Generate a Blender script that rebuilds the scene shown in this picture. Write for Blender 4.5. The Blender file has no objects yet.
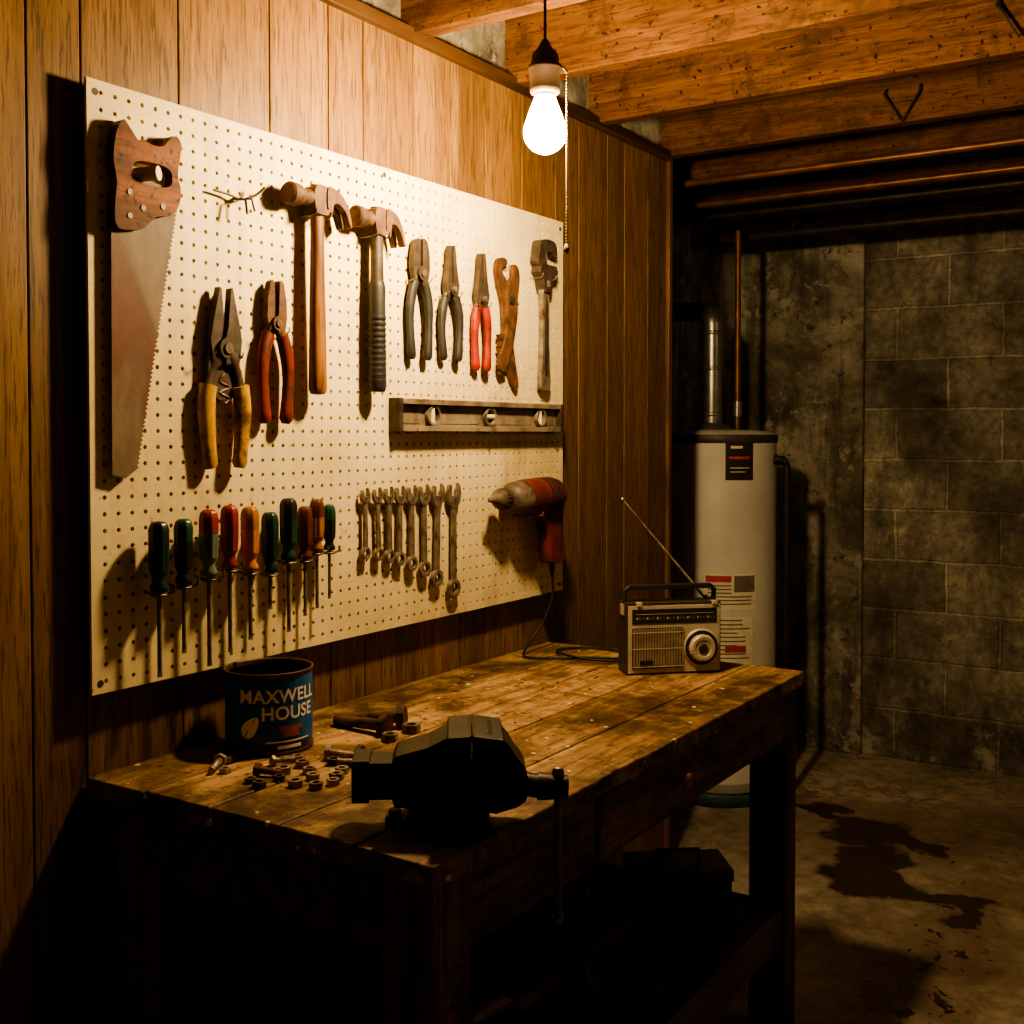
import bpy, bmesh, math, random
from mathutils import Matrix, Vector
random.seed(7)
scn = bpy.context.scene
R = math.radians
try:
    scn.view_settings.view_transform = 'AgX'; scn.view_settings.look = 'AgX - Medium High Contrast'
except Exception: pass

# ------------------------------------------------------------------ materials
def nt(name):
    m = bpy.data.materials.new(name); m.use_nodes = True
    t = m.node_tree; t.nodes.clear()
    o = t.nodes.new('ShaderNodeOutputMaterial'); b = t.nodes.new('ShaderNodeBsdfPrincipled')
    t.links.new(b.outputs[0], o.inputs[0])
    return m, t, b
def N(t, typ, **kw):
    n = t.nodes.new(typ)
    for k, v in kw.items():
        if k in n.inputs.keys(): n.inputs[k].default_value = v
        else: setattr(n, k, v)
    return n
def ramp(t, fac, stops):
    r = t.nodes.new('ShaderNodeValToRGB'); e = r.color_ramp.elements
    while len(e) < len(stops): e.new(0.5)
    for i, (p, c) in enumerate(stops):
        e[i].position = p; e[i].color = (c[0], c[1], c[2], 1)
    t.links.new(fac, r.inputs[0]); return r
def mixc(t, fac, a, b, mode='MIX'):
    n = t.nodes.new('ShaderNodeMix'); n.data_type = 'RGBA'; n.blend_type = mode
    for s, v in ((0, fac), (6, a), (7, b)):
        if isinstance(v, (int, float)): n.inputs[s].default_value = v
        elif isinstance(v, tuple): n.inputs[s].default_value = (*v, 1)
        else: t.links.new(v, n.inputs[s])
    return n.outputs[2]
def math_(t, op, a, b=None, clamp=False):
    n = t.nodes.new('ShaderNodeMath'); n.operation = op; n.use_clamp = clamp
    for i, v in enumerate((a, b)):
        if v is None: continue
        if isinstance(v, (int, float)): n.inputs[i].default_value = v
        else: t.links.new(v, n.inputs[i])
    return n.outputs[0]
def objco(t, scale=(1, 1, 1)):
    tc = t.nodes.new('ShaderNodeTexCoord'); mp = t.nodes.new('ShaderNodeMapping')
    mp.inputs['Scale'].default_value = scale
    t.links.new(tc.outputs['Object'], mp.inputs[0]); return mp.outputs[0]
def noise(t, vec, scale, detail=4, rough=.55, dist=0):
    n = N(t, 'ShaderNodeTexNoise'); n.inputs['Scale'].default_value = scale
    n.inputs['Detail'].default_value = detail; n.inputs['Roughness'].default_value = rough
    n.inputs['Distortion'].default_value = dist
    t.links.new(vec, n.inputs['Vector']); return n.outputs['Fac']
def bump(t, b, h, strength, dist=.01):
    n = t.nodes.new('ShaderNodeBump'); n.inputs['Strength'].default_value = strength
    n.inputs['Distance'].default_value = dist
    t.links.new(h, n.inputs['Height']); t.links.new(n.outputs[0], b.inputs['Normal'])
BW = [(0,0,0),(1,1,1)]
def thr(t, f, a, b): return ramp(t, f, [(a, BW[0]), (b, BW[1])]).outputs[0]
def warped(t, v, scale, amt):
    nd = N(t, 'ShaderNodeTexNoise'); nd.inputs['Scale'].default_value = scale; nd.inputs['Detail'].default_value = 6
    t.links.new(v, nd.inputs['Vector'])
    sub = t.nodes.new('ShaderNodeVectorMath'); sub.operation = 'SUBTRACT'; sub.inputs[1].default_value = (.5,.5,.5)
    t.links.new(nd.outputs['Color'], sub.inputs[0])
    scl = t.nodes.new('ShaderNodeVectorMath'); scl.operation = 'SCALE'; scl.inputs['Scale'].default_value = amt
    t.links.new(sub.outputs[0], scl.inputs[0])
    ad = t.nodes.new('ShaderNodeVectorMath'); ad.operation = 'ADD'
    t.links.new(v, ad.inputs[0]); t.links.new(scl.outputs[0], ad.inputs[1]); return ad.outputs[0]
def blobs(t, vec, lst, edge):
    sp = t.nodes.new('ShaderNodeSeparateXYZ'); t.links.new(vec, sp.inputs[0])
    acc = None
    for (x, y, rx, ry) in lst:
        dx = math_(t, 'DIVIDE', math_(t, 'SUBTRACT', sp.outputs[0], x), rx)
        dy = math_(t, 'DIVIDE', math_(t, 'SUBTRACT', sp.outputs[1], y), ry)
        d = math_(t, 'SQRT', math_(t, 'ADD', math_(t, 'MULTIPLY', dx, dx), math_(t, 'MULTIPLY', dy, dy)))
        mr = t.nodes.new('ShaderNodeMapRange'); mr.inputs[1].default_value = 1 + edge; mr.inputs[2].default_value = 1 - edge
        t.links.new(d, mr.inputs[0])
        acc = mr.outputs[0] if acc is None else math_(t, 'MAXIMUM', acc, mr.outputs[0])
    return acc

def pm(name, c1, c2=None, scale=30, rough=.5, metal=0, bmp=.1, lo=.35, hi=.65, stretch=(1, 1, 1), grime=None, spec=.3):
    m, t, b = nt(name)
    if c2 is None: c2 = tuple(x * .7 for x in c1)
    v = objco(t, stretch); f = noise(t, v, scale)
    col = ramp(t, f, [(lo, c1), (hi, c2)]).outputs[0]
    if grime:
        g = thr(t, noise(t, v, scale*.55, 6, .7), grime[1], grime[1]+.1)
        col = mixc(t, g, col, grime[0])
        t.links.new(math_(t, 'MULTIPLY', math_(t, 'SUBTRACT', 1.0, g), metal), b.inputs['Metallic'])
    else: b.inputs['Metallic'].default_value = metal
    t.links.new(col, b.inputs['Base Color'])
    b.inputs['Roughness'].default_value = rough; b.inputs['Specular IOR Level'].default_value = spec
    if bmp: bump(t, b, noise(t, v, scale * 4), bmp, .002)
    return m

def wood(name, dark, mid, light, axis='Z', rough=.45, bmp=.15, stains=None, fine=1.0, bands=.5, streak=.0, tintamt=.5, wear=None, spec=.25):
    m, t, b = nt(name)
    k = {'X': (.5, 7, 7), 'Y': (7, .5, 7), 'Z': (7, 7, .5)}[axis]
    v0 = objco(t, k)
    at = t.nodes.new('ShaderNodeAttribute'); at.attribute_name = 'tint'
    off = math_(t, 'MULTIPLY', at.outputs['Fac'], 37.0)
    cb = t.nodes.new('ShaderNodeCombineXYZ')
    for i in range(3): t.links.new(off, cb.inputs[i])
    va = t.nodes.new('ShaderNodeVectorMath'); va.operation = 'ADD'
    t.links.new(v0, va.inputs[0]); t.links.new(cb.outputs[0], va.inputs[1]); v = va.outputs[0]
    n1 = noise(t, v, 1.1, 3, .5, .6)
    s = math_(t, 'SINE', math_(t, 'MULTIPLY', n1, 42.0))
    s = math_(t, 'MULTIPLY_ADD', s, .5); t.nodes[-1].inputs[2].default_value = .5
    n2 = noise(t, v, 9 * fine, 6, .7)
    f = math_(t, 'ADD', math_(t, 'MULTIPLY', s, bands), math_(t, 'MULTIPLY', n2, 1 - bands))
    col = ramp(t, f, [(.15, dark), (.45, mid), (.8, light)]).outputs[0]
    if streak:
        st = thr(t, noise(t, v, 26, 3, .6), .53, .62)
        col = mixc(t, math_(t, 'MULTIPLY', st, streak), col, dark)
    br = math_(t, 'ADD', math_(t, 'MULTIPLY', at.outputs['Fac'], tintamt), 1 - tintamt/2)
    cc = t.nodes.new('ShaderNodeCombineXYZ')
    for i in range(3): t.links.new(br, cc.inputs[i])
    col = mixc(t, 1.0, col, cc.outputs[0], 'MULTIPLY')
    rg = None
    if stains:
        ov = objco(t)
        a = noise(t, ov, stains[1], 8, .68, .5)
        sr = thr(t, a, stains[2], stains[2] + .11)
        col = mixc(t, math_(t, 'MULTIPLY', sr, .75), col, stains[0])
        a2 = thr(t, noise(t, ov, stains[1]*4.5, 7, .72, .3), .53, .62)
        col = mixc(t, math_(t, 'MULTIPLY', a2, .6), col, stains[0])
        g = thr(t, noise(t, ov, 60, 3, .6), .62, .67)
        col = mixc(t, g, col, tuple(x * .35 for x in stains[0]))
        if wear:
            wv = blobs(t, warped(t, ov, 9, .22), wear, .45)
            wn = thr(t, noise(t, ov, 16, 7, .75), .36, .56)
            col = mixc(t, math_(t, 'MULTIPLY', math_(t, 'MULTIPLY', wv, wn), .9), col, tuple(x * .7 for x in stains[0]))
        if len(stains) > 3:      # paint flecks and scratches
            for (vs_, th, ns, am) in ((24, .10, .50, .85), (11, .075, .50, .8)):
                vo = N(t, 'ShaderNodeTexVoronoi'); vo.inputs['Scale'].default_value = vs_; t.links.new(warped(t, ov, 40, .012), vo.inputs['Vector'])
                fl = math_(t, 'LESS_THAN', vo.outputs['Distance'], th)
                pick = math_(t, 'GREATER_THAN', noise(t, ov, 9+vs_*.1, 2), ns)
                col = mixc(t, math_(t, 'MULTIPLY', math_(t, 'MULTIPLY', fl, pick), am), col, stains[3])
            sc = thr(t, noise(t, objco(t, (60, 2.2, 60)), 1.6, 5, .75, 1.2), .59, .63)
            col = mixc(t, math_(t, 'MULTIPLY', sc, .8), col, tuple(x*.5 for x in stains[0]))
            sc3 = thr(t, noise(t, objco(t, (50, 9, 5)), 1.1, 4, .7, 2.5), .62, .65)
            col = mixc(t, math_(t, 'MULTIPLY', sc3, .6), col, tuple(x*.6 for x in stains[0]))
            sc2 = thr(t, noise(t, objco(t, (5, 46, 5)), 1.1, 4, .7, 2.0), .64, .67)
            col = mixc(t, math_(t, 'MULTIPLY', sc2, .5), col, light)
            rg = math_(t, 'SUBTRACT', rough+.1, math_(t, 'MULTIPLY', sr, .15))
    t.links.new(col, b.inputs['Base Color']); b.inputs['Specular IOR Level'].default_value = spec
    if rg is not None: t.links.new(rg, b.inputs['Roughness'])
    else: b.inputs['Roughness'].default_value = rough
    bump(t, b, f, bmp, .003)
    return m

# ------------------------------------------------------------------ mesh builder
TB = Matrix(((0, 0, 1, 0), (1, 0, 0, 0), (0, 1, 0, 0), (0, 0, 0, 1)))   # local (a,b,c) -> world (x=c,y=a,z=b)
class MB:
    def __init__(s, name):
        s.name = name; s.v = []; s.f = []; s.m = []; s.sm = []; s.t = []; s.mats = []; s.T = Matrix.Identity(4); s.tint = .5
    def add(s, vs, fs, mat, smooth=False):
        if mat not in s.mats: s.mats.append(mat)
        mi = s.mats.index(mat); b = len(s.v)
        s.v += [tuple(s.T @ Vector(p)) for p in vs]
        for f in fs:
            s.f.append([b + i for i in f]); s.m.append(mi); s.sm.append(smooth); s.t.append(s.tint)
    def box(s, a, b, mat):
        x0, y0, z0 = a; x1, y1, z1 = b
        s.add([(x0,y0,z0),(x1,y0,z0),(x1,y1,z0),(x0,y1,z0),(x0,y0,z1),(x1,y0,z1),(x1,y1,z1),(x0,y1,z1)],
              [(0,3,2,1),(4,5,6,7),(0,1,5,4),(1,2,6,5),(2,3,7,6),(3,0,4,7)], mat)
    def cyl(s, p, q, r0, mat, r1=None, n=20, smooth=True, flat=1.0):
        s.tube([p, q], [r0, r0 if r1 is None else r1], mat, n, smooth)
    def tube(s, path, rad, mat, n=10, smooth=True, flat=1.0, closed=False, ref=None):
        P = [Vector(p) for p in path]; k = len(P)
        if not isinstance(rad, (list, tuple)): rad = [rad] * k
        vs = []; prev = None
        for i in range(k):
            if closed: tg = P[(i+1) % k] - P[i-1]
            else: tg = P[min(i+1, k-1)] - P[max(i-1, 0)]
            tg.normalize()
            if ref is not None: e = Vector(ref)
            elif prev is not None: e = prev
            else: e = Vector((1, 0, 0)) if abs(tg.x) < .9 else Vector((0, 0, 1))
            e = (e - tg * e.dot(tg)).normalized(); prev = e
            g = tg.cross(e)
            for j in range(n):
                a = 2 * math.pi * j / n
                vs.append(tuple(P[i] + e * (math.cos(a) * rad[i] * flat) + g * (math.sin(a) * rad[i])))
        fs = []
        for i in range(k if closed else k - 1):
            i2 = (i + 1) % k
            for j in range(n):
                j2 = (j + 1) % n
                fs.append((i*n+j, i*n+j2, i2*n+j2, i2*n+j))
        s.add(vs, fs, mat, smooth)
        if not closed:
            s.add(vs[:n], [tuple(range(n))], mat); s.add(vs[-n:], [tuple(range(n))], mat)
    def lathe(s, prof, mat, n=24, o=(0,0,0), flute=0, nf=8, smooth=True, sx=1.0):
        vs = []
        for (r, z) in prof:
            for j in range(n):
                a = 2 * math.pi * j / n
                rr = r * (1 - flute * (.5 + .5 * math.cos(nf * a))) if flute else r
                vs.append((o[0] + rr * math.cos(a) * sx, o[1] + rr * math.sin(a), o[2] + z))
        fs = []
        for i in range(len(prof) - 1):
            for j in range(n):
                fs.append((i*n+j, i*n+(j+1) % n, (i+1)*n+(j+1) % n, (i+1)*n+j))
        s.add(vs, fs, mat, smooth)
        if prof[0][0] > 1e-5: s.add(vs[:n], [tuple(range(n))], mat)
        if prof[-1][0] > 1e-5: s.add(vs[-n:], [tuple(range(n))], mat)
    def prism(s, poly, t0, t1, mat):
        n = len(poly)
        vs = [(a, b, t0) for a, b in poly] + [(a, b, t1) for a, b in poly]
        fs = [tuple(range(n))[::-1], tuple(range(n, 2*n))] + [(i, (i+1) % n, n+(i+1) % n, n+i) for i in range(n)]
        s.add(vs, fs, mat)
    def ring(s, outer, inner, t0, t1, mat):
        n = len(outer)
        vs = [(a, b, t) for t in (t0, t1) for L in (outer, inner) for a, b in L]
        fs = []
        for i in range(n):
            j = (i + 1) % n
            fs += [(i, j, n+j, n+i), (2*n+i, 3*n+i, 3*n+j, 2*n+j), (i, 2*n+i, 2*n+j, j), (n+i, n+j, 3*n+j, 3*n+i)]
        s.add(vs, fs, mat)
    def build(s, loc=None, rot=None, bevel=0, seg=2, merge=False, recenter=True):
        me = bpy.data.meshes.new(s.name)
        c = Vector((0, 0, 0))
        if loc is None and recenter:
            xs = [Vector(p) for p in s.v]
            c = Vector([(min(p[i] for p in xs) + max(p[i] for p in xs)) / 2 for i in range(3)])
        me.from_pydata([tuple(Vector(p) - c) for p in s.v], [], s.f)
        for m in s.mats: me.materials.append(m)
        me.polygons.foreach_set('material_index', s.m)
        me.polygons.foreach_set('use_smooth', s.sm)
        at = me.attributes.new('tint', 'FLOAT', 'FACE'); at.data.foreach_set('value', s.t)
        bm = bmesh.new(); bm.from_mesh(me)
        if merge: bmesh.ops.remove_doubles(bm, verts=bm.verts, dist=1e-5)
        bmesh.ops.recalc_face_normals(bm, faces=bm.faces); bm.to_mesh(me); bm.free()
        o = bpy.data.objects.new(s.name, me); scn.collection.objects.link(o)
        o.location = c if loc is None else loc
        if rot: o.rotation_euler = rot
        if bevel:
            w = o.modifiers.new('bevel', 'BEVEL'); w.width = bevel; w.segments = seg
            w.limit_method = 'ANGLE'; w.angle_limit = R(42); w.use_clamp_overlap = True
        return o
def raypoly(poly, cx, cy, ang):
    dx, dy = math.cos(ang), math.sin(ang); best = 0
    for i in range(len(poly)):
        x1, y1 = poly[i]; x2, y2 = poly[(i+1) % len(poly)]
        ex, ey = x2-x1, y2-y1; den = dx*ey - dy*ex
        if abs(den) < 1e-12: continue
        t = ((x1-cx)*ey - (y1-cy)*ex) / den; u = ((x1-cx)*dy - (y1-cy)*dx) / den
        if t > 0 and -1e-9 <= u <= 1+1e-9: best = max(best, t)
    return cx + dx*best, cy + dy*best
def smoothpath(pts, sub=6):
    out = []; P = [Vector(p) for p in pts]
    for i in range(len(P)-1):
        p0 = P[max(i-1, 0)]; p1 = P[i]; p2 = P[i+1]; p3 = P[min(i+2, len(P)-1)]
        for k in range(sub):
            u = k / sub
            out.append(tuple(.5*((2*p1) + (p2-p0)*u + (2*p0-5*p1+4*p2-p3)*u*u + (3*p1-p0-3*p2+p3)*u**3)))
    out.append(tuple(P[-1])); return out
def smooth2(poly, sub=4):
    n = len(poly); out = []
    P = [Vector((a, b)) for a, b in poly]
    for i in range(n):
        p0, p1, p2, p3 = P[i-1], P[i], P[(i+1) % n], P[(i+2) % n]
        for k in range(sub):
            u = k / sub
            q = .5*((2*p1) + (p2-p0)*u + (2*p0-5*p1+4*p2-p3)*u*u + (3*p1-p0-3*p2+p3)*u**3)
            out.append((q.x, q.y))
    return out

# ------------------------------------------------------------------ material set
RUSTC = (.065,.025,.011)
M_panel = wood('wood_paneling', (.055,.026,.008), (.150,.078,.025), (.240,.132,.045), 'Z', rough=.5, bmp=.10, bands=.16, fine=1.6, streak=.8, tintamt=.4)
M_groove = pm('panel_groove', (.012,.006,.003), rough=.9)
M_trim = wood('dark_trim_wood', (.02,.010,.004), (.05,.023,.010), (.07,.035,.014), 'Y')
M_trimZ = wood('end_trim_wood', (.06,.027,.011), (.11,.052,.02), (.16,.08,.033), 'Z')
M_joist = wood('joist_lumber', (.038,.013,.004), (.105,.042,.012), (.165,.073,.024), 'X', rough=.75, bmp=.3, bands=.25, fine=1.4, streak=.7, stains=((.03,.012,.005), 2.2, .55))
M_sub = wood('subfloor_boards', (.03,.012,.005), (.06,.027,.011), (.09,.045,.018), 'Y', rough=.7)
M_bench = wood('worn_bench_wood', (.095,.047,.019), (.28,.165,.075), (.46,.30,.15), 'Y', rough=.5, bmp=.5, stains=((.055,.028,.012), 3.4, .50, (.66,.58,.45)), bands=.25, streak=.55,
   wear=[(.60,2.10,.13,.24),(.50,1.93,.10,.10),(.655,2.42,.07,.18),(.45,1.30,.22,.09),(.30,1.22,.30,.05),(.69,1.7,.035,.5),(.05,2.0,.05,.5),(.60,1.5,.12,.07),(.20,1.95,.06,.10)])
M_benchf = wood('bench_frame_wood', (.05,.022,.009), (.125,.060,.025), (.19,.10,.042), 'Y', rough=.6, bmp=.3, stains=((.028,.015,.008), 5, .5), streak=.5)
M_benchl = wood('bench_leg_wood', (.05,.022,.009), (.125,.060,.025), (.19,.10,.042), 'Z', rough=.6, bmp=.3, stains=((.028,.015,.008), 5, .52), streak=.5)
M_steel = pm('worn_steel', (.24,.20,.15), (.10,.073,.05), 40, .42, .4, .15, grime=(RUSTC, .53))
M_dsteel = pm('dark_steel', (.07,.054,.042), (.03,.021,.015), 45, .48, .3, .2, grime=((.055,.024,.012), .52))
M_rust = pm('rusty_iron', (.12,.052,.024), (.045,.021,.011), 38, .7, .1, .5, grime=((.022,.011,.006), .53))
M_saw = pm('saw_blade_patina', (.16,.112,.072), (.050,.029,.017), 9, .6, .0, .3, lo=.38, hi=.60, stretch=(1,1,.5), grime=((.105,.036,.013), .50))
M_chrome = pm('chrome', (.40,.37,.32), (.22,.19,.15), 30, .28, .6, .05)
M_alu = pm('cast_aluminium', (.23,.19,.14), (.12,.095,.07), 30, .5, .2, .1, grime=((.06,.04,.026), .52))
M_chuck = pm('drill_gearcase_metal', (.15,.12,.085), (.075,.055,.038), 26, .5, .2, .1, grime=((.045,.026,.016), .52))
M_lev = pm('level_aluminium', (.25,.20,.145), (.14,.11,.075), 22, .5, .1, .1, grime=((.085,.058,.036), .53))
M_brass = pm('bead_chain_brass', (.09,.06,.03), (.05,.035,.018), 40, .7, .1)
M_copper = pm('aged_copper_pipe', (.20,.09,.04), (.11,.05,.025), 14, .4, .5)
M_hwood = wood('hammer_handle_wood', (.06,.022,.007), (.19,.074,.021), (.29,.125,.038), 'Z', rough=.5, streak=.6)
M_swood = wood('saw_handle_wood', (.045,.012,.004), (.135,.036,.010), (.21,.066,.020), 'Y', rough=.6, bmp=.4, streak=.6, spec=.15, stains=((.035,.012,.005), 9, .54))
M_black = pm('black_rubber', (.014,.014,.014), (.022,.020,.018), 40, .5, 0, .1)
M_grey = pm('worn_black_grip', (.024,.024,.022), (.014,.013,.012), 40, .55, 0, .1)
M_iron = pm('vise_black_iron', (.018,.016,.014), (.034,.028,.021), 30, .42, .5, .3)
M_red = pm('red_grip', (.27,.020,.011), (.14,.012,.008), 30, .5, grime=((.06,.014,.008), .56))
M_dred = pm('dark_red_grip', (.16,.018,.010), (.085,.010,.006), 30, .5, grime=((.04,.012,.008), .55))
M_yel = pm('yellow_grip', (.46,.255,.018), (.27,.14,.012), 30, .55, grime=((.08,.04,.014), .53))
M_cream = pm('cream_plastic', (.65,.57,.42), (.5,.42,.28), 30, .5)
M_pipe = pm('dark_iron_pipe', (.045,.034,.026), (.022,.016,.011), 20, .5, .4)
M_flue = pm('galvanised_flue', (.34,.32,.28), (.20,.18,.16), 12, .32, .8)

def peg_mat():
    m, t, b = nt('pegboard_cream')
    v = objco(t); f = noise(t, v, 5, 6)
    c = ramp(t, f, [(.3, (.76,.63,.37)), (.7, (.60,.475,.255))]).outputs[0]
    c = mixc(t, thr(t, noise(t, v, 26, 5, .7), .66, .71), c, (.24,.15,.07))
    c = mixc(t, math_(t, 'MULTIPLY', thr(t, noise(t, v, 3.2, 8, .75), .49, .66), .5), c, (.38,.265,.12))
    c = mixc(t, math_(t, 'MULTIPLY', thr(t, noise(t, objco(t, (6,6,1.2)), 1.5, 6, .7), .54, .66), .4), c, (.33,.22,.10))
    c = mixc(t, math_(t, 'MULTIPLY', thr(t, noise(t, objco(t, (3,26,40)), 1.1, 4, .7, 2.0), .62, .66), .4), c, (.27,.18,.09))
    t.links.new(c, b.inputs['Base Color']); b.inputs['Roughness'].default_value = .55; b.inputs['Specular IOR Level'].default_value = .25
    return m
M_peg = peg_mat()

def block_mat():
    m, t, b = nt('concrete_block_wall')
    tc = t.nodes.new('ShaderNodeTexCoord'); sp = t.nodes.new('ShaderNodeSeparateXYZ'); cb = t.nodes.new('ShaderNodeCombineXYZ')
    t.links.new(tc.outputs['Object'], sp.inputs[0])
    hx = math_(t, 'ADD', sp.outputs[0], sp.outputs[1])
    t.links.new(hx, cb.inputs[0]); t.links.new(sp.outputs[2], cb.inputs[1])
    v = tc.outputs['Object']
    wv = warped(t, cb.outputs[0], 9, .020)
    br = N(t, 'ShaderNodeTexBrick'); t.links.new(wv, br.inputs['Vector'])
    for k, val in (('Scale', 1.0), ('Mortar Size', .008), ('Mortar Smooth', .3), ('Brick Width', .43), ('Row Height', .2195), ('Bias', 0.)):
        br.inputs[k].default_value = val
    br.inputs['Color1'].default_value = (.18,.165,.13,1); br.inputs['Color2'].default_value = (.30,.275,.215,1)
    br.inputs['Mortar'].default_value = (.40,.365,.285,1)
    r1 = ramp(t, noise(t, v, 1.9, 8, .68), [(.36, (.32,.30,.27)), (.5,(.95,.93,.9)), (.63, (1.7,1.66,1.55))])
    c = mixc(t, 1., br.outputs['Color'], r1.outputs[0], 'MULTIPLY')
    n2 = noise(t, v, 22, 7, .75); r2 = ramp(t, n2, [(.3, (.4,.4,.4)), (.7, (1.55,1.55,1.55))])
    c = mixc(t, 1., c, r2.outputs[0], 'MULTIPLY')
    pit = thr(t, noise(t, v, 60, 3, .7), .60, .67); c = mixc(t, math_(t,'MULTIPLY',pit,.75), c, (.04,.034,.026))
    dk = thr(t, noise(t, objco(t, (3.2, 3.2, .7)), 1.6, 6, .65), .52, .62)
    c = mixc(t, math_(t, 'MULTIPLY', dk, .6), c, (.065,.055,.038))
    zr = t.nodes.new('ShaderNodeMapRange'); zr.inputs[1].default_value = .8; zr.inputs[2].default_value = .0
    t.links.new(sp.outputs[2], zr.inputs[0])
    low = math_(t, 'MULTIPLY', zr.outputs[0], thr(t, noise(t, v, 2.3, 6, .7), .40, .56))
    c = mixc(t, math_(t, 'MULTIPLY', low, .75), c, (.05,.038,.024))
    e = math_(t, 'MULTIPLY', zr.outputs[0], thr(t, noise(t, v, 5, 7, .75), .50, .59))
    c = mixc(t, math_(t, 'MULTIPLY', e, .75), c, (.52,.47,.38))
    t.links.new(c, b.inputs['Base Color']); b.inputs['Roughness'].default_value = .85
    h = math_(t, 'ADD', math_(t, 'MULTIPLY', br.outputs['Fac'], -1.0), math_(t, 'MULTIPLY', n2, .7))
    bump(t, b, h, 1.0, .014)
    return m
M_block = block_mat()

def conc_mat(name, k=1.0):
    m, t, b = nt(name)
    v = objco(t); n1 = noise(t, v, 2.8, 9, .72, .3)
    c = ramp(t, n1, [(.36, (.06*k,.050*k,.035*k)), (.47, (.16*k,.14*k,.10*k)), (.54,(.30*k,.27*k,.205*k)), (.64, (.48*k,.43*k,.34*k))]).outputs[0]
    n2 = noise(t, v, 14, 8, .78)
    c = mixc(t, thr(t, n2, .56, .63), c, (.05,.04,.028))
    dk = thr(t, noise(t, objco(t, (7, 7, .8)), 1.3, 6, .65), .52, .61)
    c = mixc(t, math_(t, 'MULTIPLY', dk, .65), c, (.05,.042,.03))
    c = mixc(t, math_(t, 'MULTIPLY', thr(t, noise(t, v, 9, 7, .75), .57, .62), .55), c, (.58*k,.53*k,.43*k))
    t.links.new(c, b.inputs['Base Color']); b.inputs['Roughness'].default_value = .85
    bump(t, b, n2, .8, .012); return m
M_conc = conc_mat('poured_concrete')

def floor_mat():
    m, t, b = nt('stained_concrete_floor')
    v = objco(t)
    n1 = noise(t, v, 1.5, 8, .7, .3)
    c = ramp(t, n1, [(.33, (.16,.12,.08)), (.48, (.40,.33,.23)), (.64, (.62,.53,.39))]).outputs[0]
    n2 = noise(t, v, 18, 7, .75)
    c = mixc(t, 1., c, ramp(t, n2, [(.3,(.55,.55,.55)),(.7,(1.3,1.3,1.3))]).outputs[0], 'MULTIPLY')
    cr = thr(t, noise(t, v, 5, 7, .75, .8), .51, .60); c = mixc(t, math_(t,'MULTIPLY',cr,.55), c, (.15,.10,.058))
    wv = warped(t, v, 6, .34)
    wide = blobs(t, wv, [(.50,4.10,.42,.45), (.88,3.3,.2,.6), (1.0,4.5,.5,.2),(.10,4.35,.2,.25)], .5)
    c = mixc(t, math_(t, 'MULTIPLY', wide, .6), c, (.13,.078,.038))
    pale = blobs(t, wv, [(.10,4.62,.26,.26),(.45,4.60,.25,.12)], .4)
    pn = thr(t, noise(t, v, 12, 6, .7), .46, .54)
    c = mixc(t, math_(t, 'MULTIPLY', pale, math_(t, 'MULTIPLY', pn, .7)), c, (.66,.53,.40))
    rst = thr(t, noise(t, v, 8, 6, .7, 1.), .53, .58); c = mixc(t, math_(t, 'MULTIPLY', pale, math_(t, 'MULTIPLY', rst, .6)), c, (.22,.08,.045))
    drk = blobs(t, wv, [(.45,4.12,.17,.16), (.60,4.06,.14,.07), (.52,3.86,.12,.14), (.58,3.66,.19,.13), (.80,3.64,.13,.04), (.88,3.54,.045,.10), (.9,3.28,.02,.05), (.88,3.12,.02,.035), (.93,2.98,.018,.03), (.86,2.86,.02,.03),(.25,4.25,.10,.05)], .12)
    sv = N(t, 'ShaderNodeTexVoronoi'); sv.inputs['Scale'].default_value = 20; t.links.new(wv, sv.inputs['Vector'])
    spot = ramp(t, sv.outputs['Distance'], [(.18,(1,1,1)),(.24,(0,0,0))]).outputs[0]
    near = blobs(t, wv, [(.87,3.15,.14,.75),(.85,4.1,.25,.15)], .3)
    drk = math_(t, 'MAXIMUM', drk, math_(t, 'MULTIPLY', spot, near))
    c = mixc(t, math_(t, 'MULTIPLY', drk, .92), c, (.030,.015,.007))
    t.links.new(c, b.inputs['Base Color'])
    rr = math_(t, 'SUBTRACT', .56, math_(t, 'MULTIPLY', drk, .34)); t.links.new(rr, b.inputs['Roughness'])
    bump(t, b, n2, .35, .006)
    return m
M_floor = floor_mat()

# ------------------------------------------------------------------ room shell
YN, YB, XR, ZC = -1.3, 5.1, 3.4, 2.56
def boxobj(name, a, b, mat, bevel=0):
    o = MB(name); o.box(a, b, mat); return o.build(bevel=bevel, recenter=False)
boxobj('floor', (-.6, YN-.1, -.1), (XR+.1, YB+.1, 0), M_floor)
boxobj('wall_back', (-.6, YB, 0), (XR+.1, YB+.12, ZC), M_block)
boxobj('wall_right', (XR, YN-.1, 0), (XR+.12, YB, ZC), M_block)
boxobj('wall_front', (-.6, YN-.12, 0), (XR, YN, ZC), M_block)
boxobj('wall_left', (-.6, YN, 0), (-.05, 3.40, ZC), conc_mat('rough_plaster', 1.1))
boxobj('wall_recess', (-.6, 3.40, 0), (-.45, YB, ZC), M_conc)
p = MB('wall_corner_pier'); p.box((-.45, YB-.035, 0), (.137, YB, 2.35), M_conc); p.build(recenter=False, bevel=.006)
ys = [YN, -1.1,-.9,-.72,-.5,-.38,-.2,0,.18,.3,.5,.68,.8,.97,1.091,1.19,1.393,1.618,1.786,1.896,2.07,2.25,2.36,2.53,2.70,2.83,3.0,3.11,3.27,3.405]
w = MB('wall_paneling')
w.box((-.05, YN, 0), (-.037, 3.405, 2.325), M_groove)
for i in range(len(ys)-1):
    w.tint = random.random()
    w.box((-.045, ys[i]+.0016, 0), (-.030, ys[i+1]-.0016, 2.32), M_panel)
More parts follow.
